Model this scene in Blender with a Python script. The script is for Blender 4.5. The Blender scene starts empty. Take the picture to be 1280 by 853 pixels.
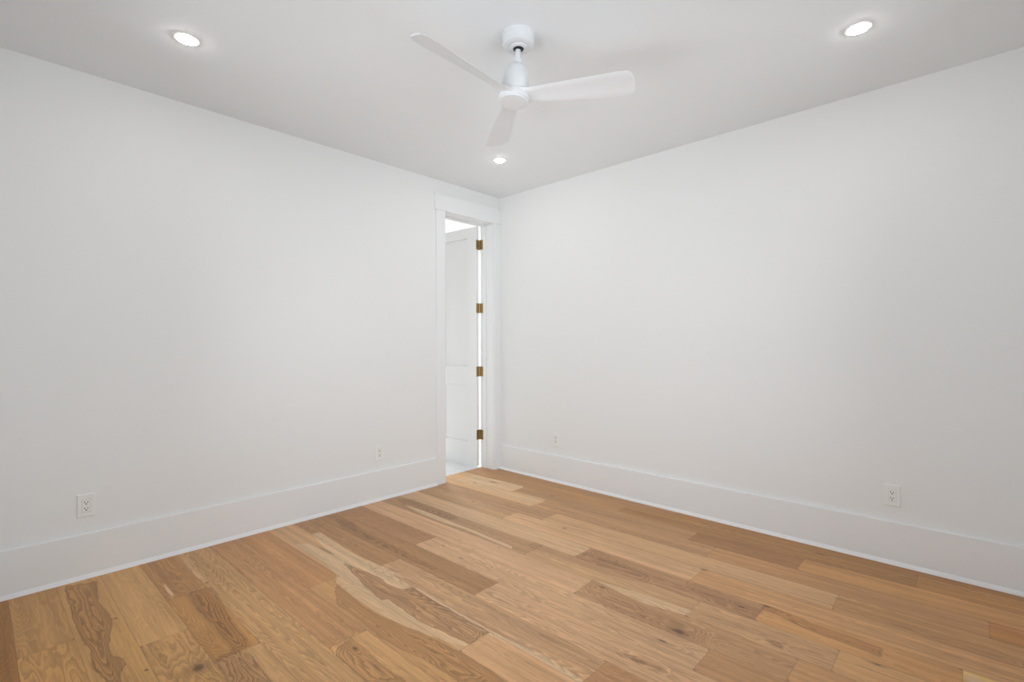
import bpy, bmesh, math, random
import numpy as np
from mathutils import Vector, Matrix
R = math.radians
SC = bpy.context.scene
COL = SC.collection
random.seed(7)

# ------------------------------------------------------------------ room size
W, D, CH = 3.87, 3.64, 2.745          # room width (x), depth (-y), ceiling height
WT = 0.18                             # wall thickness

# ------------------------------------------------------------------ camera
cam = bpy.data.cameras.new('camera')
cam.lens = 612.34 / 1280 * 36.0
cam.sensor_width = 36.0
cam.shift_y = 3.46 / 1280
cam.clip_start = 0.02
camo = bpy.data.objects.new('camera', cam)
COL.objects.link(camo)
camo.matrix_world = (Matrix.Translation((3.5165, -3.5408, 1.2653)) @ Matrix.Rotation(R(43.39), 4, 'Z')
                     @ Matrix.Rotation(R(90), 4, 'X') @ Matrix.Rotation(R(-0.13), 4, 'Z'))
SC.camera = camo

# ------------------------------------------------------------------ light
world = bpy.data.worlds.new('daylight')
SC.world = world
world.use_nodes = True
wb = world.node_tree.nodes['Background']
wb.inputs[0].default_value = (0.80, 0.89, 1.0, 1)
wb.inputs[1].default_value = 0.75

def area(name, loc, rot, sx, sy, power, col, spread=180):
    l = bpy.data.lights.new(name, 'AREA')
    l.shape = 'RECTANGLE'; l.size = sx; l.size_y = sy; l.energy = power; l.color = col; l.spread = R(spread)
    o = bpy.data.objects.new(name, l); COL.objects.link(o)
    o.location = loc; o.rotation_euler = rot
    return o
DAY = (0.89, 0.935, 0.975)
area('daylight_side_window', (W + 0.14, -1.90, 1.45), (0, R(90), 0), 2.0, 2.5, 51, DAY)
area('added_front_daylight', (1.85, -D - 0.14, 1.45), (R(90), 0, 0), 2.2, 2.0, 45, DAY)  # daylight through the added, unseen front window
# made-up upward light outside the front window, added to brighten the ceiling
area('added_ceiling_fill', (1.85, -D - WT - 1.55, -0.15), (R(180), 0, 0), 5.0, 2.8, 120, (1.0, 0.97, 0.93))
area('far_room_ceiling_light', (-1.5, 0.35, 2.70), (0, 0, 0), 1.2, 1.2, 66, (1.0, 0.98, 0.95))
LENS_EMIT = 78.0
SC.view_settings.view_transform = 'Standard'
SC.view_settings.look = 'None'
SC.view_settings.gamma = 1.0
SC.view_settings.use_curve_mapping = False
SC.view_settings.exposure = 0.0

# ------------------------------------------------------------------ helpers
def mat(name, col, rough=0.5, metal=0.0, spec=0.5, coat=0.0):
    m = bpy.data.materials.new(name); m.use_nodes = True
    b = m.node_tree.nodes['Principled BSDF']
    b.inputs['Base Color'].default_value = (*col, 1)
    b.inputs['Roughness'].default_value = rough
    b.inputs['Metallic'].default_value = metal
    b.inputs['Specular IOR Level'].default_value = spec
    b.inputs['Coat Weight'].default_value = coat
    return m

def noisy(m, scale, bump, tint=0.0, dist=0.002):
    """procedural surface grain: a fine bump and a slight tone drift"""
    nt = m.node_tree; b = nt.nodes['Principled BSDF']
    tc = nt.nodes.new('ShaderNodeTexCoord')
    n = nt.nodes.new('ShaderNodeTexNoise'); n.inputs['Scale'].default_value = scale; n.inputs['Detail'].default_value = 3
    nt.links.new(tc.outputs['Object'], n.inputs['Vector'])
    bp = nt.nodes.new('ShaderNodeBump'); bp.inputs['Strength'].default_value = bump; bp.inputs['Distance'].default_value = dist
    nt.links.new(n.outputs['Fac'], bp.inputs['Height']); nt.links.new(bp.outputs['Normal'], b.inputs['Normal'])
    if tint:
        c = b.inputs['Base Color'].default_value[:]
        n2 = nt.nodes.new('ShaderNodeTexNoise'); n2.inputs['Scale'].default_value = 1.1; n2.inputs['Detail'].default_value = 4
        nt.links.new(tc.outputs['Object'], n2.inputs['Vector'])
        mx = nt.nodes.new('ShaderNodeMix'); mx.data_type = 'RGBA'
        mx.inputs[6].default_value = (*[x * (1 - tint) for x in c[:3]], 1); mx.inputs[7].default_value = (*[min(1, x * (1 + tint)) for x in c[:3]], 1)
        nt.links.new(n2.outputs['Fac'], mx.inputs[0]); nt.links.new(mx.outputs[2], b.inputs['Base Color'])
    return m

M = {}
M['wall'] = noisy(mat('wall_paint', (0.83, 0.835, 0.83), 0.55, spec=0.3), 130, 0.12, 0.008)
M['ceil'] = noisy(mat('ceiling_paint', (0.845, 0.868, 0.885), 0.75, spec=0.2), 110, 0.10, 0.006)
M['trim'] = noisy(mat('trim_paint', (0.84, 0.85, 0.855), 0.32, spec=0.5), 60, 0.03)
M['door'] = noisy(mat('door_paint', (0.87, 0.875, 0.88), 0.35), 60, 0.03)
M['fan'] = noisy(mat('fan_white', (0.74, 0.755, 0.77), 0.38), 400, 0.05, dist=0.0005)
M['blade'] = noisy(mat('blade_white', (0.72, 0.735, 0.75), 0.30), 300, 0.03, dist=0.0005)
M['black'] = noisy(mat('black_rubber', (0.012, 0.016, 0.018), 0.6), 200, 0.05)
M['plate'] = noisy(mat('outlet_plastic', (0.86, 0.86, 0.84), 0.3), 200, 0.02)
M['slot'] = noisy(mat('outlet_slot', (0.03, 0.028, 0.026), 0.7), 200, 0.02)
M['brass'] = noisy(mat('aged_brass', (0.44, 0.34, 0.19), 0.36, metal=1.0), 90, 0.10, 0.1)
M['ltrim'] = noisy(mat('downlight_trim', (0.88, 0.88, 0.87), 0.4), 200, 0.02)

def setkind(o, label=None, cat=None, group=None, kind=None):
    if label: o['label'] = label
    if cat: o['category'] = cat
    if group: o['group'] = group
    if kind: o['kind'] = kind
    return o

def obj(name, bm, m, parent=None, smooth=False, bevel=0, seg=2, angle=35):
    me = bpy.data.meshes.new(name)
    bmesh.ops.recalc_face_normals(bm, faces=bm.faces)
    bm.to_mesh(me); bm.free()
    me.materials.append(m)
    if smooth:
        for p in me.polygons: p.use_smooth = True
        try: me.set_sharp_from_angle(angle=R(angle))
        except Exception: pass
    o = bpy.data.objects.new(name, me); COL.objects.link(o)
    if parent: o.parent = parent
    if bevel:
        md = o.modifiers.new('bevel', 'BEVEL'); md.width = bevel; md.segments = seg; md.limit_method = 'ANGLE'; md.angle_limit = R(40)
    return o

def empty(name, loc=(0, 0, 0), rz=0):
    o = bpy.data.objects.new(name, None); COL.objects.link(o)
    o.location = loc; o.rotation_euler = (0, 0, rz); o.empty_display_size = 0.1
    return o

def box(bm, x0, x1, y0, y1, z0, z1, mtx=None):
    v = [bm.verts.new((x, y, z)) for x in (x0, x1) for y in (y0, y1) for z in (z0, z1)]
    for f in ((0, 1, 3, 2), (4, 6, 7, 5), (0, 4, 5, 1), (2, 3, 7, 6), (0, 2, 6, 4), (1, 5, 7, 3)):
        bm.faces.new([v[i] for i in f])
    if mtx is not None: bmesh.ops.transform(bm, matrix=mtx, verts=v)
    return v

def boxes(*bs):
    bm = bmesh.new()
    for b in bs: box(bm, *b)
    return bm

def lathe(bm, prof, n=48, mtx=None):
    """prof: list of (radius, z), revolved about z; zero radius ends close with a point"""
    rings = []; allv = []
    for r, z in prof:
        if r < 1e-6: ring = [bm.verts.new((0, 0, z))]
        else: ring = [bm.verts.new((r * math.cos(2 * math.pi * i / n), r * math.sin(2 * math.pi * i / n), z)) for i in range(n)]
        rings.append(ring); allv += ring
    for a, b in zip(rings, rings[1:]):
        for i in range(n):
            j = (i + 1) % n
            q = [a[i % len(a)], a[j % len(a)], b[j % len(b)], b[i % len(b)]]
            u = []
            for v in q:
                if v not in u: u.append(v)
            if len(u) > 2: bm.faces.new(u)
    if mtx is not None: bmesh.ops.transform(bm, matrix=mtx, verts=allv)
    return allv

# ------------------------------------------------------------------ room shell
def struct(name, bm, m, bevel=0, smooth=False):
    o = obj(name, bm, m, bevel=bevel, smooth=smooth); o['kind'] = 'structure'; return o

DY0, DY1, DH = -0.714, -0.096, 2.468       # clear door opening between the jambs
J = 0.018                                  # jamb thickness
struct('wall_left', boxes((-WT, 0, -D - WT, DY0 - J, 0, CH), (-WT, 0, DY0 - J, DY1 + J, DH + J, CH), (-WT, 0, DY1 + J, WT, 0, CH)), M['wall'])
struct('wall_back', boxes((0, W + WT, 0, WT, 0, CH)), M['wall'])
A0, A1, B0, B1 = -3.20, -0.60, 0.40, 2.50  # side window opening
struct('wall_right', boxes((W, W + WT, -D, A0, 0, CH), (W, W + WT, A1, 0, 0, CH), (W, W + WT, A0, A1, 0, B0), (W, W + WT, A0, A1, B1, CH)), M['wall'])
F0, F1 = 0.70, 3.00                        # opening of the added front window
struct('wall_front', boxes((0, F0, -D - WT, -D, 0, CH), (F1, W + WT, -D - WT, -D, 0, CH), (F0, F1, -D - WT, -D, 0, B0), (F0, F1, -D - WT, -D, B1, CH)), M['wall'])

# ceiling
struct('ceiling', boxes((-WT, W + WT, -D - WT, WT, CH, CH + 0.15)), M['ceil'])

# windows (behind the camera; the front one is added for even daylight)
def glass_mat():
    m = bpy.data.materials.new('window_glass'); m.use_nodes = True; nt = m.node_tree; nt.nodes.clear()
    o = nt.nodes.new('ShaderNodeOutputMaterial'); t = nt.nodes.new('ShaderNodeBsdfTransparent'); g = nt.nodes.new('ShaderNodeBsdfGlossy')
    g.inputs['Roughness'].default_value = 0.0; fr = nt.nodes.new('ShaderNodeFresnel'); mx = nt.nodes.new('ShaderNodeMixShader')
    nt.links.new(fr.outputs[0], mx.inputs[0]); nt.links.new(t.outputs[0], mx.inputs[1]); nt.links.new(g.outputs[0], mx.inputs[2]); nt.links.new(mx.outputs[0], o.inputs[0])
    return m
M['glass'] = glass_mat()
def window(name, mtx, w):
    """local frame: x across, y outwards through the wall, z up from the opening's bottom"""
    h = B1 - B0
    root = empty(name); root.matrix_world = mtx; root['kind'] = 'structure'
    f = 0.05
    bs = [(0, f, 0.03, 0.12, 0, h), (w - f, w, 0.03, 0.12, 0, h), (f, w - f, 0.03, 0.12, 0, f), (f, w - f, 0.03, 0.12, h - f, h), (w / 2 - 0.03, w / 2 + 0.03, 0.03, 0.12, f, h - f),
          (f, w / 2 - 0.03, 0.05, 0.10, h / 2 - 0.02, h / 2 + 0.02), (w / 2 + 0.03, w - f, 0.05, 0.10, h / 2 - 0.02, h / 2 + 0.02)]
    obj('window_frame', boxes(*bs), M['trim'], root, bevel=0.002)
    obj('window_casing', boxes((-0.09, 0, -0.018, 0.0, -0.02, h), (w, w + 0.09, -0.018, 0.0, -0.02, h), (-0.105, w + 0.105, -0.024, 0.0, h, h + 0.15), (-0.105, w + 0.105, -0.018, 0, -0.14, -0.02)), M['trim'], root, bevel=0.0015)
    obj('window_sill', boxes((-0.12, w + 0.12, -0.045, 0.03, -0.02, 0.0)), M['trim'], root, bevel=0.003)
    obj('window_pane', boxes((f, w - f, 0.073, 0.077, f, h - f)), M['glass'], root)
window('window_1', Matrix.Translation((W, A1, B0)) @ Matrix.Rotation(R(-90), 4, 'Z'), A1 - A0)
window('added_window_2', Matrix.Translation((F1, -D, B0)) @ Matrix.Rotation(R(180), 4, 'Z'), F1 - F0)

# baseboards, each with its shoe moulding
BH, BT = 0.243, 0.018
def base_profile(bm, p0, p1, n):
    """p0->p1 along the wall, n = direction into the room"""
    prof = [(0, 0), (0.030, 0), (0.030, 0.0025), (0.0275, 0.0095), (0.0238, 0.0155), (0.0200, 0.0205), (BT, 0.0225), (BT, BH - 0.003), (BT - 0.003, BH), (0, BH)]
    a = [bm.verts.new((p0[0] + n[0] * d, p0[1] + n[1] * d, z)) for d, z in prof]
    b = [bm.verts.new((p1[0] + n[0] * d, p1[1] + n[1] * d, z)) for d, z in prof]
    k = len(prof)
    for i in range(k): bm.faces.new([a[i], a[(i + 1) % k], b[(i + 1) % k], b[i]])
    bm.faces.new(a); bm.faces.new(b)
def baseboard(name, p0, p1, n):
    bm = bmesh.new(); base_profile(bm, p0, p1, n); return struct(name, bm, M['trim'])
CO = -0.818                                # outer edge of the left casing
baseboard('baseboard_left', (0, -D), (0, CO), (1, 0))
baseboard('baseboard_back', (0.018, 0), (W, 0), (0, -1))
baseboard('baseboard_right', (W, -D + 0.02), (W, -0.031), (-1, 0))
baseboard('baseboard_front', (0.031, -D), (W - 0.031, -D), (0, 1))

# door surround: jambs, stops, side casings and head casing
tr = empty('trim_1'); tr['kind'] = 'structure'
obj('side_casing', boxes((0, 0.018, CO, DY0 - 0.004, 0, DH + 0.005)), M['trim'], tr, bevel=0.0015)
obj('side_casing', boxes((0, 0.018, DY1 + 0.004, 0.0, 0, DH + 0.005)), M['trim'], tr, bevel=0.0015)
obj('head_casing', boxes((0, 0.024, CO - 0.013, 0.0, DH + 0.005, DH + 0.155)), M['trim'], tr, bevel=0.0015)
obj('side_jamb', boxes((-WT - 0.005, 0.0, DY0 - J, DY0, 0, DH)), M['trim'], tr, bevel=0.001)
obj('side_jamb', boxes((-WT - 0.005, 0.0, DY1, DY1 + J, 0, DH)), M['trim'], tr, bevel=0.001)
obj('head_jamb', boxes((-WT - 0.005, 0.0, DY0 - J, DY1 + J, DH, DH + J)), M['trim'], tr, bevel=0.001)
obj('door_stop', boxes((-0.136, -0.098, DY0, DY0 + 0.011, 0, DH), (-0.136, -0.098, DY1 - 0.011, DY1, 0, DH), (-0.136, -0.098, DY0 + 0.011, DY1 - 0.011, DH - 0.011, DH)), M['trim'], tr, bevel=0.001)
obj('far_casing', boxes((-WT - 0.018, -WT, CO, DY0 - 0.008, 0, DH + 0.1), (-WT - 0.018, -WT, DY1 + 0.012, DY1 + 0.10, 0, DH + 0.1), (-WT - 0.018, -WT, DY0 - 0.008, DY1 + 0.012, DH + 0.008, DH + 0.1)), M['trim'], tr, bevel=0.001)

# door leaf, standing open into the far room, hung on four brass hinges
DW, DT, DZ0, DZ1 = 0.610, 0.036, 0.012, 2.470
droot = empty('door_1', (-WT - 0.012, DY1 - 0.006, 0), R(-86.5)); droot['kind'] = 'structure'
# local: closed door lies along -y, thickness towards +x (0.008 .. 0.044)
x0, x1 = 0.008, 0.008 + DT
ya, yb = -0.004, -0.004 - DW
ST, PT = 0.135, 0.012
bm = bmesh.new()
box(bm, x0, x1, ya - ST, ya, DZ0, DZ1); box(bm, x0, x1, yb, yb + ST, DZ0, DZ1)
for z0, z1 in ((DZ0, 0.252), (0.838, 1.029), (2.362, DZ1)): box(bm, x0, x1, yb + ST, ya - ST, z0, z1)
for z0, z1 in ((0.252, 0.838), (1.029, 2.362)): box(bm, x0 + PT, x1 - PT, yb + ST, ya - ST, z0, z1)
obj('door_leaf', bm, M['door'], droot, bevel=0.0012)
for hz in (2.283, 1.632, 0.982, 0.332):
    bm = bmesh.new()
    # leaf on the door edge and the knuckle barrel turn with the door
    box(bm, 0.004, 0.046, -0.0045, -0.002, hz - 0.05, hz + 0.05)
    for k in range(5):
        z = hz - 0.05 + 0.02 * k
        lathe(bm, [(0.0, z + 0.0006), (0.0055, z + 0.0006), (0.0055, z + 0.0194), (0.0, z + 0.0194)], 14)
    lathe(bm, [(0.0, hz - 0.054), (0.0045, hz - 0.054), (0.0045, hz + 0.054), (0.0, hz + 0.054)], 12)
    # leaf let into the jamb: back into the frame of the wall
    inv = Matrix.Rotation(R(86.5), 4, 'Z')
    box(bm, 0.002, 0.048, 0.0035, 0.0068, hz - 0.05, hz + 0.05, inv)
    obj('hinge', bm, M['brass'], droot, smooth=True)['label'] = 'aged brass butt hinge'

# room beyond the door
X2, Y2A, Y2B = -2.6, -1.9, 1.5
struct('wall_beyond_left', boxes((X2 - 0.1, -WT, Y2A - 0.1, Y2A, 0, CH)), M['wall'])
struct('wall_beyond_far', boxes((X2 - 0.1, X2, Y2A, Y2B, 0, CH)), M['wall'])
struct('wall_beyond_back', boxes((X2 - 0.1, 0.0, Y2B, Y2B + 0.1, 0, CH)), M['wall'])
struct('wall_beyond_side', boxes((-WT, 0.0, WT, Y2B, 0, CH)), M['wall'])
struct('ceiling_beyond', boxes((X2 - 0.1, -WT, Y2A - 0.1, Y2B + 0.1, CH, CH + 0.15)), M['ceil'])

def tile_mat():
    m = mat('white_floor_tile', (0.80, 0.82, 0.83), 0.25); nt = m.node_tree; b = nt.nodes['Principled BSDF']
    tc = nt.nodes.new('ShaderNodeTexCoord'); br = nt.nodes.new('ShaderNodeTexBrick')
    br.offset = 0.5; br.inputs['Scale'].default_value = 1.0; br.inputs['Brick Width'].default_value = 0.6; br.inputs['Row Height'].default_value = 0.3
    br.inputs['Mortar Size'].default_value = 0.002
    br.inputs['Color1'].default_value = (0.80, 0.82, 0.82, 1); br.inputs['Color2'].default_value = (0.77, 0.79, 0.80, 1); br.inputs['Mortar'].default_value = (0.5, 0.52, 0.52, 1)
    nt.links.new(tc.outputs['Object'], br.inputs['Vector']); nt.links.new(br.outputs['Color'], b.inputs['Base Color'])
    return m
M['tile'] = tile_mat()
struct('floor_beyond', boxes((X2 - 0.1, -0.165, Y2A, Y2B, -0.10, 0.0)), M['tile'])
# oak reducer strip across the doorway and the slab under the boards

# ------------------------------------------------------------------ oak floor
# every board is its own island of one mesh; its tone, heartwood and sapwood live in attributes
PITCH, OFF, SLOPE = 0.175, -0.005, 0.022
def lin(c): return tuple(((v / 255) / 12.92 if v < 11 else (((v / 255) + 0.055) / 1.055) ** 2.4) for v in c)
# row: list of (end x, sRGB tone as seen with right ends raised against light falloff, cathedral amount)
ROWS = {
 -1: [(9, (165, 122, 78), .3)],
 0: [(1.9, (164, 124, 84), .4), (9, (160, 118, 70), .5)],
 1: [(1.55, (170, 130, 88), .4), (3.29, (160, 120, 74), .7), (9, (172, 128, 78), .4)],
 2: [(.63, (196, 160, 116), .5), (2.17, (163, 128, 90), .4), (2.79, (152, 112, 72), .6), (9, (182, 138, 90), .3)],
 3: [(1.01, (190, 154, 112), .4), (2.35, (172, 134, 96), .5), (3.56, (176, 134, 92), .3), (9, (172, 124, 72), .3)],
 4: [(1.25, (163, 128, 92), .4), (3.02, (180, 145, 107), .4), (9, (176, 137, 92), .5)],
 5: [(1.02, (170, 136, 98), .4), (2.41, (188, 152, 114), .3), (9, (182, 141, 98), .5)],
 6: [(1.79, (186, 155, 118), .3), (2.78, (162, 126, 90), .8), (3.48, (184, 140, 92), .5), (9, (196, 168, 108), .2)],
 7: [(1.55, (162, 128, 92), .5), (2.535, (174, 140, 102), .6), (3.11, (178, 142, 104), .8), (9, (188, 148, 102), .3)],
 8: [(2.035, (188, 152, 116), .3), (3.0, (168, 132, 95), .9), (9, (176, 136, 94), .4)],
 9: [(.95, (160, 122, 84), .5), (2.72, (182, 148, 112), .8), (9, (166, 128, 90), .4)],
 10: [(1.68, (156, 119, 80), .6), (9, (186, 150, 114), .9)],
 11: [(1.05, (161, 123, 84), .6), (2.45, (178, 142, 106), .9), (9, (168, 128, 90), .6)],
 12: [(1.97, (186, 150, 112), .3), (9, (186, 148, 110), .4)],
 13: [(1.00, (176, 132, 90), .4), (9, (178, 138, 94), .5)],
 14: [(1.56, (174, 132, 92), .6), (9, (184, 144, 100), .4)],
 15: [(9, (182, 144, 102), .8)],
 16: [(.615, (166, 124, 82), .8), (1.315, (172, 128, 80), .6), (9, (182, 144, 104), .4)],
 17: [(.975, (190, 150, 104), .3), (9, (178, 138, 92), .9)],
 18: [(9, (186, 145, 96), .3)],
 19: [(.71, (174, 134, 88), .5), (9, (182, 140, 90), .9)],
 20: [(9, (146, 104, 56), .5)],
 21: [(9, (176, 134, 88), .5)],
}
HEART = [(1, [(0.057, 3.288), (0.447, 3.299), (0.643, 3.3), (0.849, 3.285), (0.98, 3.295), (1.099, 3.282), (1.154, 3.272), (1.187, 3.242), (1.113, 3.234), (1.074, 3.21), (1.018, 3.21), (0.975, 3.236), (0.849, 3.23), (0.629, 3.184), (0.527, 3.191), (0.396, 3.201), (0.108, 3.175), (0.077, 3.237)]), (0.8, [(0.612, 2.872), (0.832, 2.888), (1.02, 2.882), (1.179, 2.886), (1.294, 2.88), (1.299, 2.838), (1.228, 2.826), (1.031, 2.819), (0.863, 2.801), (0.724, 2.78), (0.625, 2.781)]), (0.8, [(1.301, 2.959), (1.294, 2.88), (1.357, 2.858), (1.462, 2.86), (1.599, 2.865), (1.484, 2.97)]), (1, [(0.885, 2.174), (1.148, 2.224), (1.378, 2.254), (1.399, 2.225), (1.535, 2.232), (1.671, 2.246), (1.802, 2.223), (1.962, 2.21), (1.961, 2.1), (1.708, 2.093), (1.393, 2.087), (1.379, 2.132), (1.306, 2.145), (1.14, 2.139), (1.065, 2.148)]), (0.7, [(1.064, 2.323), (1.249, 2.42), (1.465, 2.418), (1.657, 2.431), (1.798, 2.416), (1.964, 2.393), (2.096, 2.391), (2.188, 2.325), (2.241, 2.276), (2.045, 2.269), (1.93, 2.281), (1.752, 2.299), (1.514, 2.34), (1.405, 2.352), (1.186, 2.339)]), (0.8, [(1.562, 2.518), (1.68, 2.524), (1.813, 2.531), (1.962, 2.531), (1.86, 2.625), (1.631, 2.622), (1.594, 2.603)]), (0.5, [(0.056, 1.822), (0.349, 1.898), (0.569, 1.913), (0.804, 1.894), (1.06, 1.896), (1.301, 1.887), (1.311, 1.853), (0.989, 1.847), (0.721, 1.842), (0.482, 1.851), (0.289, 1.797), (0.088, 1.792)]), (0.6, [(0.09, 1.288), (0.246, 1.325), (0.494, 1.312), (0.755, 1.312), (0.798, 1.251), (0.652, 1.212), (0.352, 1.204), (0.189, 1.199)]), (0.8, [(2.785, 1.095), (2.858, 1.1), (2.965, 1.136), (3.104, 1.146), (3.238, 1.162), (3.23, 1.088), (3.093, 1.082), (2.976, 1.077), (2.818, 1.047), (2.778, 1.046)]), (0.35, [(2.44, 1.133), (2.578, 1.19), (2.779, 1.207), (2.782, 1.107), (2.65, 1.086), (2.491, 1.064), (2.405, 1.053)]), (0.35, [(3.02, 0.839), (3.194, 0.859), (3.315, 0.853), (3.445, 0.883), (3.655, 0.87), (3.658, 0.815), (3.465, 0.761), (3.216, 0.757), (3.019, 0.725)]), (0.35, [(2.032, 1.481), (2.034, 1.38), (2.192, 1.409), (2.382, 1.457), (2.525, 1.448), (2.648, 1.448), (2.687, 1.545), (2.595, 1.601), (2.454, 1.594), (2.259, 1.588)]), (0.8, [(2.452, 1.843), (2.552, 1.842), (2.637, 1.825), (2.631, 1.812), (2.542, 1.813)]), (0.8, [(2.852, 1.348), (2.926, 1.359), (2.931, 1.334), (2.895, 1.33)]), (0.4, [(1.478, 1.28), (1.696, 1.26), (1.918, 1.273), (2.108, 1.27), (2.259, 1.223), (2.218, 1.146), (2.091, 1.114), (1.83, 1.049), (1.774, 1.217), (1.482, 1.213)]), (0.7, [(0.533, 2.158), (0.642, 2.164), (0.722, 2.163), (0.655, 2.152), (0.551, 2.157)])]
SAP = [(1, [(0.261, 1.336), (0.573, 1.372), (0.797, 1.374), (0.982, 1.358), (1.447, 1.384), (1.417, 1.351), (1.089, 1.334), (0.766, 1.322), (0.494, 1.312), (0.31, 1.315)]), (1, [(0.83, 2.143), (1.057, 2.143), (1.281, 2.147), (1.378, 2.122), (1.399, 2.082), (1.114, 2.066), (0.926, 2.055)]), (1, [(1.387, 2.082), (1.753, 2.095), (1.963, 2.106), (2.19, 2.09), (2.167, 2.064), (1.947, 2.082), (1.708, 2.074), (1.416, 2.066)]), (1, [(2.083, 2.07), (2.108, 2.097), (2.265, 2.093), (2.426, 2.106), (2.459, 2.076), (2.436, 2.073), (2.275, 2.058)]), (0.8, [(0.847, 2.208), (0.885, 2.174), (1.148, 2.224), (1.378, 2.254), (1.399, 2.225), (1.671, 2.246), (1.962, 2.21), (1.964, 2.236), (1.752, 2.299), (1.503, 2.333), (1.236, 2.334), (1.064, 2.323)]), (0.8, [(2.034, 1.38), (2.163, 1.362), (2.321, 1.342), (2.541, 1.33), (2.54, 1.387), (2.362, 1.42), (2.192, 1.409)]), (0.9, [(0.37, 2.942), (0.445, 2.945), (0.624, 2.947), (0.56, 2.93), (0.41, 2.93)]), (0.5, [(0.09, 2.779), (0.39, 2.799), (0.573, 2.781), (0.526, 2.775), (0.329, 2.775), (0.124, 2.763)]), (1, [(0.381, 2.238), (0.554, 2.246), (0.756, 2.244), (1.099, 2.251), (0.921, 2.151), (0.707, 2.169), (0.449, 2.176)]), (1, [(0.007, 0.605), (0.35, 0.555), (0.627, 0.485), (0.604, 0.324), (0.313, 0.327), (-0.006, 0.369)]), (0.7, [(0.133, 0.625), (0.985, 0.668), (0.989, 0.488), (0.642, 0.501), (0.35, 0.555), (0.116, 0.574)]), (1, [(3.489, 1.065), (3.492, 1.151), (3.545, 1.102), (3.521, 1.063)]), (0.8, [(0.148, 3.484), (0.702, 3.487), (0.695, 3.493), (0.162, 3.489)]), (0.9, [(0.295, 2.093), (0.314, 2.04), (0.749, 2.066), (0.91, 2.061), (1.251, 2.03), (1.416, 2.016), (1.093, 2.078), (1.035, 2.155), (0.8, 2.189)]), (0.9, [(0.696, 2.229), (1.004, 2.28), (1.27, 2.277), (1.071, 2.194), (0.856, 2.192), (0.594, 2.178)])]
KNOTS = [(1.642, 2.547, 0.013000000000000001, 0.006500000000000001), (0.237, 1.844, 0.010400000000000001, 0.005200000000000001), (0.309, 1.811, 0.010400000000000001, 0.005200000000000001), (1.097, 1.499, 0.005200000000000001, 0.0039000000000000003), (1.093, 1.631, 0.0078000000000000005, 0.005200000000000001), (1.368, 1.421, 0.005200000000000001, 0.0039000000000000003), (1.27, 1.543, 0.0039000000000000003, 0.0039000000000000003), (1.31, 1.676, 0.015600000000000001, 0.0039000000000000003), (0.594, 0.919, 0.013000000000000001, 0.006500000000000001), (0.21, 0.541, 0.0182, 0.006500000000000001), (1.469, 0.889, 0.0117, 0.0078000000000000005), (0.959, 0.372, 0.015600000000000001, 0.0078000000000000005), (2.111, 1.421, 0.015600000000000001, 0.0078000000000000005), (2.267, 1.544, 0.005200000000000001, 0.0039000000000000003), (2.571, 1.534, 0.0338, 0.0182), (2.55, 1.648, 0.0286, 0.005200000000000001), (2.418, 0.873, 0.013000000000000001, 0.0078000000000000005), (2.7, 1.138, 0.0182, 0.0078000000000000005), (2.786, 1.053, 0.020800000000000003, 0.006500000000000001), (2.838, 0.205, 0.031200000000000002, 0.0078000000000000005), (3.233, 1.228, 0.0234, 0.006500000000000001), (0.63, 3.171, 0.006500000000000001, 0.006500000000000001), (1.174, 3.161, 0.006500000000000001, 0.005200000000000001), (0.55, 2.778, 0.006500000000000001, 0.006500000000000001), (1.305, 3.022, 0.0338, 0.026000000000000002), (0.312, 0.413, 0.039, 0.010400000000000001)]

# window sheen painted into the rows: hue drifts from golden to pinker and back
ROW_SHEEN_TINT = [(1.03, 1.0, 0.96 + 0.10 * math.sin(math.pi * min(1, k / 16)) - 0.004 * k) for k in range(22)]

def sdf(P, poly):
    n = len(poly); d = np.full(len(P), 1e9); inside = np.zeros(len(P), bool)
    for i in range(n):
        a = np.array(poly[i]); b = np.array(poly[(i + 1) % n]); e = b - a; w = P - a
        # boards run along x, so distance along the grain counts far less than across it
        t = np.clip((w @ e) / max(e @ e, 1e-12), 0, 1); q = w - t[:, None] * e
        d = np.minimum(d, np.hypot(q[:, 0] * 0.6, q[:, 1]))
        c = (a[1] > P[:, 1]) != (b[1] > P[:, 1])
        xi = (b[0] - a[0]) * (P[:, 1] - a[1]) / (b[1] - a[1] + 1e-12) + a[0]
        inside ^= c & (P[:, 0] < xi)
    return np.where(inside, d, -d)

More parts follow.
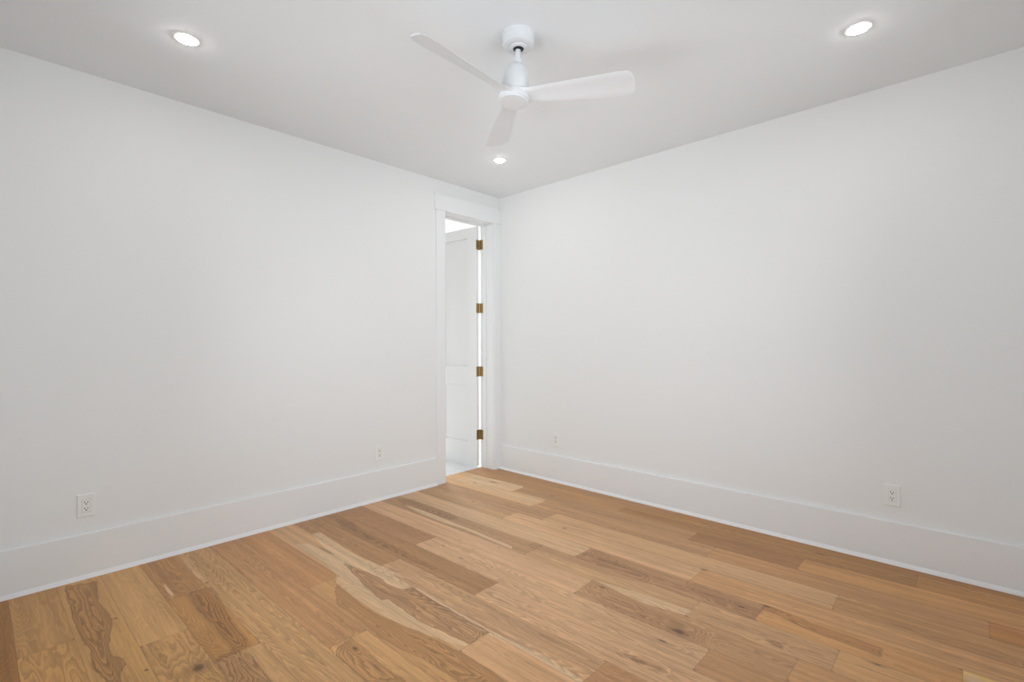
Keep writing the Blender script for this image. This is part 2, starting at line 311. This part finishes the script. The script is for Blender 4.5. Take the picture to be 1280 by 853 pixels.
def build_floor():
    V = []; Fc = []; tone = []; cath = []; pl = []; vv = []
    xa, xb = -0.165, W + 0.02
    rs = random.Random(3)
    for r in range(-1, 22):
        s0 = OFF + PITCH * r; s1 = s0 + PITCH
        x = xa
        for end, c, ca in ROWS[r]:
            e = min(end, xb)
            nx = max(2, int((e - x) / 0.016)); ny = 14
            seed = rs.uniform(0, 50)
            base = len(V)
            col = tuple(v * g for v, g in zip(lin(c), ROW_SHEEN_TINT[max(r, 0)]))
            for i in range(nx + 1):
                for j in range(ny + 1):
                    px = x + (e - x) * i / nx; t = j / ny; s = s0 + PITCH * t
                    V.append((px, SLOPE * px - s, 0.0)); pl.append((px, s, seed)); tone.append((*col, 1)); cath.append(ca)
                    vv.append(min(t * PITCH, (1 - t) * PITCH, px - x + 0.0, e - px + 0.0))
            for i in range(nx):
                for j in range(ny):
                    a = base + i * (ny + 1) + j
                    Fc.append((a, a + 1, a + ny + 2, a + ny + 1))
            x = e
            if x >= xb: break
    V = np.array(V); pl = np.array(pl)
    # keep what lies inside the room (plus the strip inside the doorway)
    P = pl[:, :2]
    hv = np.zeros(len(P)); hs = np.zeros(len(P)); best = np.full(len(P), -1.0)
    for st, poly in HEART:
        d = np.clip(sdf(P, poly) / 0.024, -1, 1)
        up = d > best
        best = np.where(up, d, best); hs = np.where(up, st, hs)
    hv = best * 0.5 + 0.5
    best = np.full(len(P), -1.0); ss = np.zeros(len(P))
    for st, poly in SAP:
        d = np.clip(sdf(P, poly) / 0.018, -1, 1)
        up = d > best
        best = np.where(up, d, best); ss = np.where(up, st, ss)
    sv = best * 0.5 + 0.5
    me = bpy.data.meshes.new('floor')
    keep = []
    for f in Fc:
        cx = sum(V[i][0] for i in f) / 4; cy = sum(V[i][1] for i in f) / 4
        if cy < -D - 0.02 or cy > 0.02: continue
        if cx < -0.01 and not (DY0 - 0.005 < cy < DY1 + 0.005): continue
        keep.append(f)
    me.from_pydata([tuple(v) for v in V], [], keep)
    me.update()
    def att(name, typ, data, key):
        a = me.attributes.new(name, typ, 'POINT'); a.data.foreach_set(key, np.asarray(data, dtype=np.float32).ravel())
    att('tone', 'FLOAT_COLOR', tone, 'color'); att('board', 'FLOAT_VECTOR', pl, 'vector')
    att('grain', 'FLOAT', cath, 'value'); att('heart', 'FLOAT', hv, 'value'); att('heart_amount', 'FLOAT', hs, 'value')
    att('sap', 'FLOAT', sv, 'value'); att('sap_amount', 'FLOAT', ss, 'value'); att('edge', 'FLOAT', vv, 'value')
    me.materials.append(M['oak'])
    o = bpy.data.objects.new('floor', me); COL.objects.link(o); o['kind'] = 'structure'
    # give the boards their thickness
    bm = bmesh.new(); bm.from_mesh(me)
    loose = [v for v in bm.verts if not v.link_faces]
    bmesh.ops.delete(bm, geom=loose, context='VERTS')
    bm.normal_update()
    if sum(f.normal.z for f in list(bm.faces)[:50]) < 0: bmesh.ops.reverse_faces(bm, faces=bm.faces)
    bm.to_mesh(me); bm.free()
    return o

def oak_mat():
    m = mat('oiled_oak_boards', (.5, .35, .2), 0.42, spec=0.4); nt = m.node_tree; b = nt.nodes['Principled BSDF']; L = nt.links.new
    def attr(n, out='Fac'):
        a = nt.nodes.new('ShaderNodeAttribute'); a.attribute_name = n; return a.outputs[out]
    def mth(op, a, bb=None, c=None, clamp=False):
        n = nt.nodes.new('ShaderNodeMath'); n.operation = op; n.use_clamp = clamp
        for i, v in enumerate((a, bb, c)):
            if v is None: continue
            if isinstance(v, (int, float)): n.inputs[i].default_value = v
            else: L(v, n.inputs[i])
        return n.outputs[0]
    def vm(op, a, v=None):
        n = nt.nodes.new('ShaderNodeVectorMath'); n.operation = op; L(a, n.inputs[0])
        if v is not None:
            if isinstance(v, tuple): n.inputs[1].default_value = v
            else: L(v, n.inputs[1])
        return n
    def noise(vec, sc, detail=2, rough=.5, dist=0.0):
        v = vm('MULTIPLY', vec, sc).outputs[0]; n = nt.nodes.new('ShaderNodeTexNoise'); n.inputs['Scale'].default_value = 1.0
        n.inputs['Detail'].default_value = detail; n.inputs['Roughness'].default_value = rough; n.inputs['Distortion'].default_value = dist; L(v, n.inputs['Vector'])
        return n.outputs['Fac']
    def sstep(v, a, bb):
        n = nt.nodes.new('ShaderNodeMapRange'); n.interpolation_type = 'SMOOTHSTEP'; L(v, n.inputs[0]); n.inputs[1].default_value = a; n.inputs[2].default_value = bb
        return n.outputs[0]
    def mix(f, a, bb, typ='MIX'):
        n = nt.nodes.new('ShaderNodeMix'); n.data_type = 'RGBA'; n.blend_type = typ
        if isinstance(f, (int, float)): n.inputs[0].default_value = f
        else: L(f, n.inputs[0])
        for i, v in ((6, a), (7, bb)):
            if isinstance(v, tuple): n.inputs[i].default_value = (*v, 1)
            else: L(v, n.inputs[i])
        return n.outputs[2]
    B = attr('board', 'Vector'); tone = attr('tone', 'Color'); g = attr('grain')
    # knots: dark spots with their own size; the grain swerves around them
    kmin = None; sb = vm('MULTIPLY', B, (1, 1, 0)).outputs[0]
    for kx, ks, rx, ry in KNOTS:
        d = vm('SUBTRACT', sb, (kx, ks, 0)).outputs[0]
        d = vm('MULTIPLY', d, (1 / rx, 1 / ry, 0)).outputs[0]
        l = vm('LENGTH', d).outputs['Value']
        kmin = l if kmin is None else mth('MINIMUM', kmin, l)
    near = sstep(kmin, 6.0, 0.5)
    # growth rings: contour lines of a noise field stretched along the board
    fld = noise(B, (0.9, 10.5, 1.0), 1.5, .45)
    fld = mth('ADD', fld, mth('MULTIPLY', near, 0.10))
    heart = attr('heart')
    fld2 = mth('ADD', mth('MULTIPLY', fld, 26.0), mth('MULTIPLY', noise(B, (7, 55, 1.0), 2), 0.5))
    heartw = mth('ADD', heart, mth('MULTIPLY', mth('SUBTRACT', noise(B, (11, 40, 1.0), 3, .55), .5), 0.55))
    hm = mth('MULTIPLY', sstep(heartw, .40, .60), attr('heart_amount'))
    fld2 = mth('ADD', fld2, mth('MULTIPLY', heartw, 3.0))
    fr = mth('FRACT', fld2)
    ring = mth('MULTIPLY', sstep(fr, 0.0, 0.85), sstep(fr, 1.0, 0.86))     # slow rise, quick fall: latewood lines
    fib = noise(B, (6, 330, 1.0), 3, .6)
    stk = noise(B, (0.8, 34, 1.0), 3, .6)
    blot = noise(B, (2.2, 9, 1.0), 3, .55)
    rw = mth('MULTIPLY', mth('ADD', mth('MULTIPLY', g, 0.34), mth('MULTIPLY', hm, 0.42)), mth('SUBTRACT', ring, 0.40))
    f = mth('SUBTRACT', 1.0, rw)
    f = mth('ADD', f, mth('MULTIPLY', mth('SUBTRACT', fib, .5), 0.62))
    f = mth('ADD', f, mth('MULTIPLY', mth('SUBTRACT', stk, .5), 0.72))
    f = mth('ADD', f, mth('MULTIPLY', mth('SUBTRACT', blot, .5), 0.36))
    # sapwood and heartwood
    sapw = mth('ADD', attr('sap'), mth('MULTIPLY', mth('SUBTRACT', noise(B, (5, 45, 1.0), 2), .5), 0.35))
    sm = mth('MULTIPLY', sstep(sapw, .42, .60), attr('sap_amount'))
    col = mix(mth('MULTIPLY', sm, .85), tone, (0.56, 0.395, 0.245))
    col = mix(mth('MULTIPLY', hm, .64), col, mix(1.0, tone, (0.58, 0.50, 0.43), 'MULTIPLY'))
    rim = mth('MULTIPLY', mth('MULTIPLY', sstep(heartw, .34, .46), sstep(heartw, .60, .48)), attr('heart_amount'))
    col = mix(mth('MULTIPLY', rim, .55), col, (0.16, 0.085, 0.035))
    hv = nt.nodes.new('ShaderNodeCombineColor'); [L(f, hv.inputs[i]) for i in range(3)]
    col = mix(1.0, col, hv.outputs[0], 'MULTIPLY')
    # darker tones are redder, so the dark lines keep the warm hue
    kn = mth('ADD', kmin, mth('MULTIPLY', mth('SUBTRACT', noise(B, (60, 160, 1.0), 2), .5), 1.1))
    col = mix(mth('MULTIPLY', sstep(kn, 2.4, .9), .38), col, (0.17, 0.095, 0.05))
    col = mix(mth('MULTIPLY', sstep(kn, 1.1, .35), .72), col, (0.055, 0.028, 0.018))
    # hairline joint between boards
    gap = sstep(attr('edge'), 0.0016, 0.0004)
    col = mix(mth('MULTIPLY', gap, .45), col, (0.09, 0.05, 0.025))
    gn = nt.nodes.new('ShaderNodeVectorMath'); gn.operation = 'MULTIPLY'; L(col, gn.inputs[0]); gn.inputs[1].default_value = OAK_GAIN
    L(gn.outputs[0], b.inputs['Base Color'])
    L(mth('ADD', 0.33, mth('MULTIPLY', fib, 0.18)), b.inputs['Roughness'])
    bp = nt.nodes.new('ShaderNodeBump'); bp.inputs['Strength'].default_value = 0.25; bp.inputs['Distance'].default_value = 0.001
    L(mth('SUBTRACT', fib, mth('MULTIPLY', gap, 2.0)), bp.inputs['Height']); L(bp.outputs['Normal'], b.inputs['Normal'])
    return m
OAK_GAIN = (1.27, 1.215, 1.12)
M['oak'] = oak_mat()
build_floor()
struct('floor_slab', boxes((-0.165, W + WT, -D - WT, WT, -0.12, -0.004)), M['wall'])

# ------------------------------------------------------------------ ceiling fan
TILT_Y, TILT_X = 4.8, -2.0
PITCH0, PITCH1 = 21.0, 18.0
BLADES = (-20, 100, 224)
FX, FY = 1.929, -1.812
yaw = R(43.39)                                    # the camera's heading, used only to read the photo's directions
fan = empty('ceiling_fan', (FX, FY, CH), yaw)     # local +y = away from the camera's corner, +x = to its right
setkind(fan, 'white three-bladed ceiling fan hanging from the middle of the ceiling', 'ceiling fan')
bm = bmesh.new()
lathe(bm, [(0, 0), (0.078, 0), (0.078, -0.003), (0.0755, -0.006), (0.0755, -0.044), (0.073, -0.053), (0.066, -0.0585), (0.051, -0.061), (0.043, -0.0615),
           (0.041, -0.066), (0.035, -0.068), (0.026, -0.068), (0.0255, -0.058), (0, -0.058)], 64)
obj('canopy', bm, M['fan'], fan, smooth=True)
bm = bmesh.new()
lathe(bm, [(0.0252, -0.0585), (0.0252, -0.0675), (0.012, -0.074), (0.0, -0.074)], 40)
obj('ball_socket', bm, M['black'], fan, smooth=True)['label'] = 'black rubber ball joint under the canopy'
# everything below the ball joint leans a little, as the fan in the photo does
lean = Matrix.Translation((0, 0, -0.055)) @ Matrix.Rotation(R(TILT_Y), 4, 'Y') @ Matrix.Rotation(R(TILT_X), 4, 'X') @ Matrix.Translation((0, 0, 0.075 - 0.002))
def fl(prof, name, m, n=64, label=None):
    bm = bmesh.new(); lathe(bm, prof, n, lean); o = obj(name, bm, m, fan, smooth=True)
    if label: o['label'] = label
    return o
fl([(0, -0.080), (0.0128, -0.080), (0.0128, -0.150), (0, -0.150)], 'downrod', M['fan'], 32)
fl([(0.0, -0.137), (0.020, -0.137), (0.0235, -0.140), (0.0245, -0.162), (0.027, -0.166), (0.0285, -0.175), (0, -0.175)], 'coupling_cover', M['fan'], 48)
fl([(0, -0.164), (0.030, -0.164), (0.040, -0.171), (0.0505, -0.186), (0.0575, -0.204), (0.0625, -0.230), (0.0665, -0.270), (0.067, -0.292), (0.064, -0.2945), (0, -0.2945)], 'motor_housing', M['fan'])
fl([(0, -0.293), (0.063, -0.293), (0.0655, -0.297), (0.0675, -0.302), (0.0715, -0.318), (0.0740, -0.332), (0.0738, -0.3375), (0.0715, -0.3395), (0, -0.3395)], 'blade_hub', M['fan'])
fl([(0, -0.339), (0.0690, -0.339), (0.0690, -0.3415), (0.0712, -0.3418), (0.0712, -0.3462), (0.0695, -0.3482), (0.064, -0.3495), (0, -0.3505)], 'bottom_cap', M['fan'])

def blade(ang):
    """a swept, pitched and slightly twisted paddle; leading side = clockwise side, carried higher"""
    bm = bmesh.new(); rings = []
    N = 44; RT = 0.560
    for i in range(N + 1):
        t = i / N
        r = 0.045 + (RT - 0.045) * t
        # edge offsets: a = clockwise edge (+), b = counter-clockwise edge (-)
        a = 0.034 + 0.030 * min(1, t * 1.15) ** 0.9
        b = -0.040 - 0.030 * math.sin(min(1, t * 1.05) * math.pi / 2)
        if t < 0.16:
            k = 1 - t / 0.16; a += 0.022 * k ** 2; b -= 0.010 * k ** 2
        # rounded tip corners, larger on the clockwise side
        d = RT - r
        for side, rad in (('a', 0.034), ('b', 0.022)):
            if d < rad:
                cut = rad - math.sqrt(max(0, rad * rad - (rad - d) ** 2))
                if side == 'a': a -= cut
                else: b += cut
        pitch = R(PITCH0 + (PITCH1 - PITCH0) * min(1, t / 0.8))
        if t < 0.18: pitch *= 0.35 + 0.65 * (t / 0.18) ** 0.8
        th = 0.0050 + 0.012 * max(0, 1 - t / 0.16) ** 1.5
        zc = -0.316 + 0.000 * t
        ring = []
        M_ = 9
        up, lo = [], []
        for j in range(M_ + 1):
            w = j / M_; s = b + (a - b) * w
            e = math.sqrt(max(0.0, 1 - (2 * w - 1) ** 6))
            camber = 0.0035 * (1 - (2 * w - 1) ** 2)
            up.append((s, camber + th * e * 0.9 + 0.0006)); lo.append((s, camber - th * e * 0.9 - 0.0006))
        for s, h in up + lo[::-1]:
            y = s * math.cos(pitch) + h * 0
            z = zc + s * math.sin(pitch) + h
            ring.append(bm.verts.new((r, -y, z)))       # clockwise side is local -y
        rings.append(ring)
    n = len(rings[0])
    for p, q in zip(rings, rings[1:]):
        for k in range(n): bm.faces.new([p[k], p[(k + 1) % n], q[(k + 1) % n], q[k]])
    bm.faces.new(rings[0]); bm.faces.new(rings[-1][::-1])
    bmesh.ops.transform(bm, matrix=lean @ Matrix.Rotation(R(ang), 4, 'Z'), verts=bm.verts)
    return obj('blade', bm, M['blade'], fan, smooth=True, angle=50)
for a in BLADES: blade(a)

# ------------------------------------------------------------------ recessed downlights
def lens_mat():
    m = bpy.data.materials.new('downlight_lens'); m.use_nodes = True; nt = m.node_tree; b = nt.nodes['Principled BSDF']
    b.inputs['Base Color'].default_value = (0.9, 0.9, 0.88, 1); b.inputs['Emission Color'].default_value = (1.0, 0.955, 0.89, 1); b.inputs['Emission Strength'].default_value = LENS_EMIT
    return m
M['lens'] = lens_mat()
LABELS = ['round recessed ceiling light to the left of the fan, above the left wall',
          'round recessed ceiling light just behind the fan, nearest the doorway corner',
          'round recessed ceiling light to the right of the fan, near the right wall']
proto = None
for (lx, ly), lab in zip(((0.748, -2.898), (0.740, -0.742), (3.121, -0.750)), LABELS):
    if proto is None:
        d = empty('recessed_downlight'); proto = d
        bm = bmesh.new(); lathe(bm, [(0.040, 0.0), (0.058, 0.0), (0.0585, -0.002), (0.055, -0.0042), (0.047, -0.0050), (0.0435, -0.0038), (0.040, 0.0)], 56)
        obj('trim_ring', bm, M['ltrim'], d, smooth=True)
        bm = bmesh.new(); lathe(bm, [(0.0440, -0.0033), (0.042, -0.0065), (0.035, -0.0098), (0.022, -0.0120), (0.0, -0.0126)], 48)
        obj('lens', bm, M['lens'], d, smooth=True)['label'] = 'glowing white lens'
    else:
        d = proto.copy(); COL.objects.link(d)
        for ch in list(proto.children):
            c = ch.copy(); COL.objects.link(c); c.parent = d
    d.location = (lx, ly, CH)
    setkind(d, lab, 'ceiling light', 'recessed ceiling lights')

# ------------------------------------------------------------------ wall outlets
def rrect(bm, w, h, r, y0, y1, inset=0.0, n=5, cx=0, cz=0):
    """rounded plate in the xz plane, from y0 (back) to y1 (front)"""
    pts = []
    for sx, sz, a0 in ((1, 1, 0), (-1, 1, 90), (-1, -1, 180), (1, -1, 270)):
        for k in range(n + 1):
            a = R(a0 + 90 * k / n); pts.append((sx * (w / 2 - r) + r * math.cos(a), sz * (h / 2 - r) + r * math.sin(a)))
    def ring(y, k): return [bm.verts.new((cx + x * k[0], y, cz + z * k[1])) for x, z in pts]
    k = ((w - 2 * inset) / w, (h - 2 * inset) / h)
    ym = y0 + (y1 - y0) * (0.45 if inset else 1.0)
    rings = [ring(y0, (1, 1)), ring(ym, (1, 1))] + ([ring(y1, k)] if inset else [])
    for p, q in zip(rings, rings[1:]):
        for i in range(len(p)): bm.faces.new([p[i], p[(i + 1) % len(p)], q[(i + 1) % len(p)], q[i]])
    bm.faces.new(rings[0][::-1]); bm.faces.new(rings[-1])
def make_outlet():
    o = empty('wall_outlet')
    bm = bmesh.new(); rrect(bm, 0.076, 0.124, 0.003, 0.0, -0.0062, 0.0032); obj('cover_plate', bm, M['plate'], o)
    bm = bmesh.new(); rrect(bm, 0.0345, 0.068, 0.002, -0.006, -0.0078, 0.0010); rc = obj('receptacle', bm, M['plate'], o)
    bm = bmesh.new()   # grey rim painting the shade of the gap around the receptacle
    rrect(bm, 0.0362, 0.0700, 0.002, -0.0060, -0.0066); obj('gap_shade', bm, M['gap'], o)
    for cz in (0.0165, -0.0165):
        bm = bmesh.new(); rrect(bm, 0.0032, 0.0096, 0.0006, -0.0076, -0.0081, cx=-0.0064, cz=cz + 0.003); obj('slot', bm, M['slot'], rc)
        bm = bmesh.new(); rrect(bm, 0.0029, 0.0080, 0.0006, -0.0076, -0.0081, cx=0.0064, cz=cz + 0.003); obj('slot', bm, M['slot'], rc)
        bm = bmesh.new(); rrect(bm, 0.0066, 0.0062, 0.0029, -0.0076, -0.0081, cz=cz - 0.0075); obj('ground_hole', bm, M['slot'], rc)
    return o
M['gap'] = noisy(mat('outlet_gap_shade', (0.45, 0.44, 0.42), 0.6), 200, 0.02)
OUT = [((0, -3.197, 0.391), 90, 'white wall outlet at the left end of the left wall, closer to the front'),
       ((0, -1.392, 0.382), 90, 'white wall outlet low on the left wall, nearest the doorway'),
       ((0.724, 0, 0.385), 0, 'white wall outlet low on the right wall, nearest the room corner'),
       ((3.170, 0, 0.391), 0, 'white wall outlet at the right end of the right wall, far from the door')]
po = None
for loc, rz, lab in OUT:
    if po is None: o = po = make_outlet()
    else:
        o = po.copy(); COL.objects.link(o)
        for ch in list(po.children):
            c = ch.copy(); COL.objects.link(c); c.parent = o
            for g2 in ch.children:
                e = g2.copy(); COL.objects.link(e); e.parent = c
    o.location = loc; o.rotation_euler = (0, 0, R(rz))
    setkind(o, lab, 'outlet', 'duplex wall outlets')
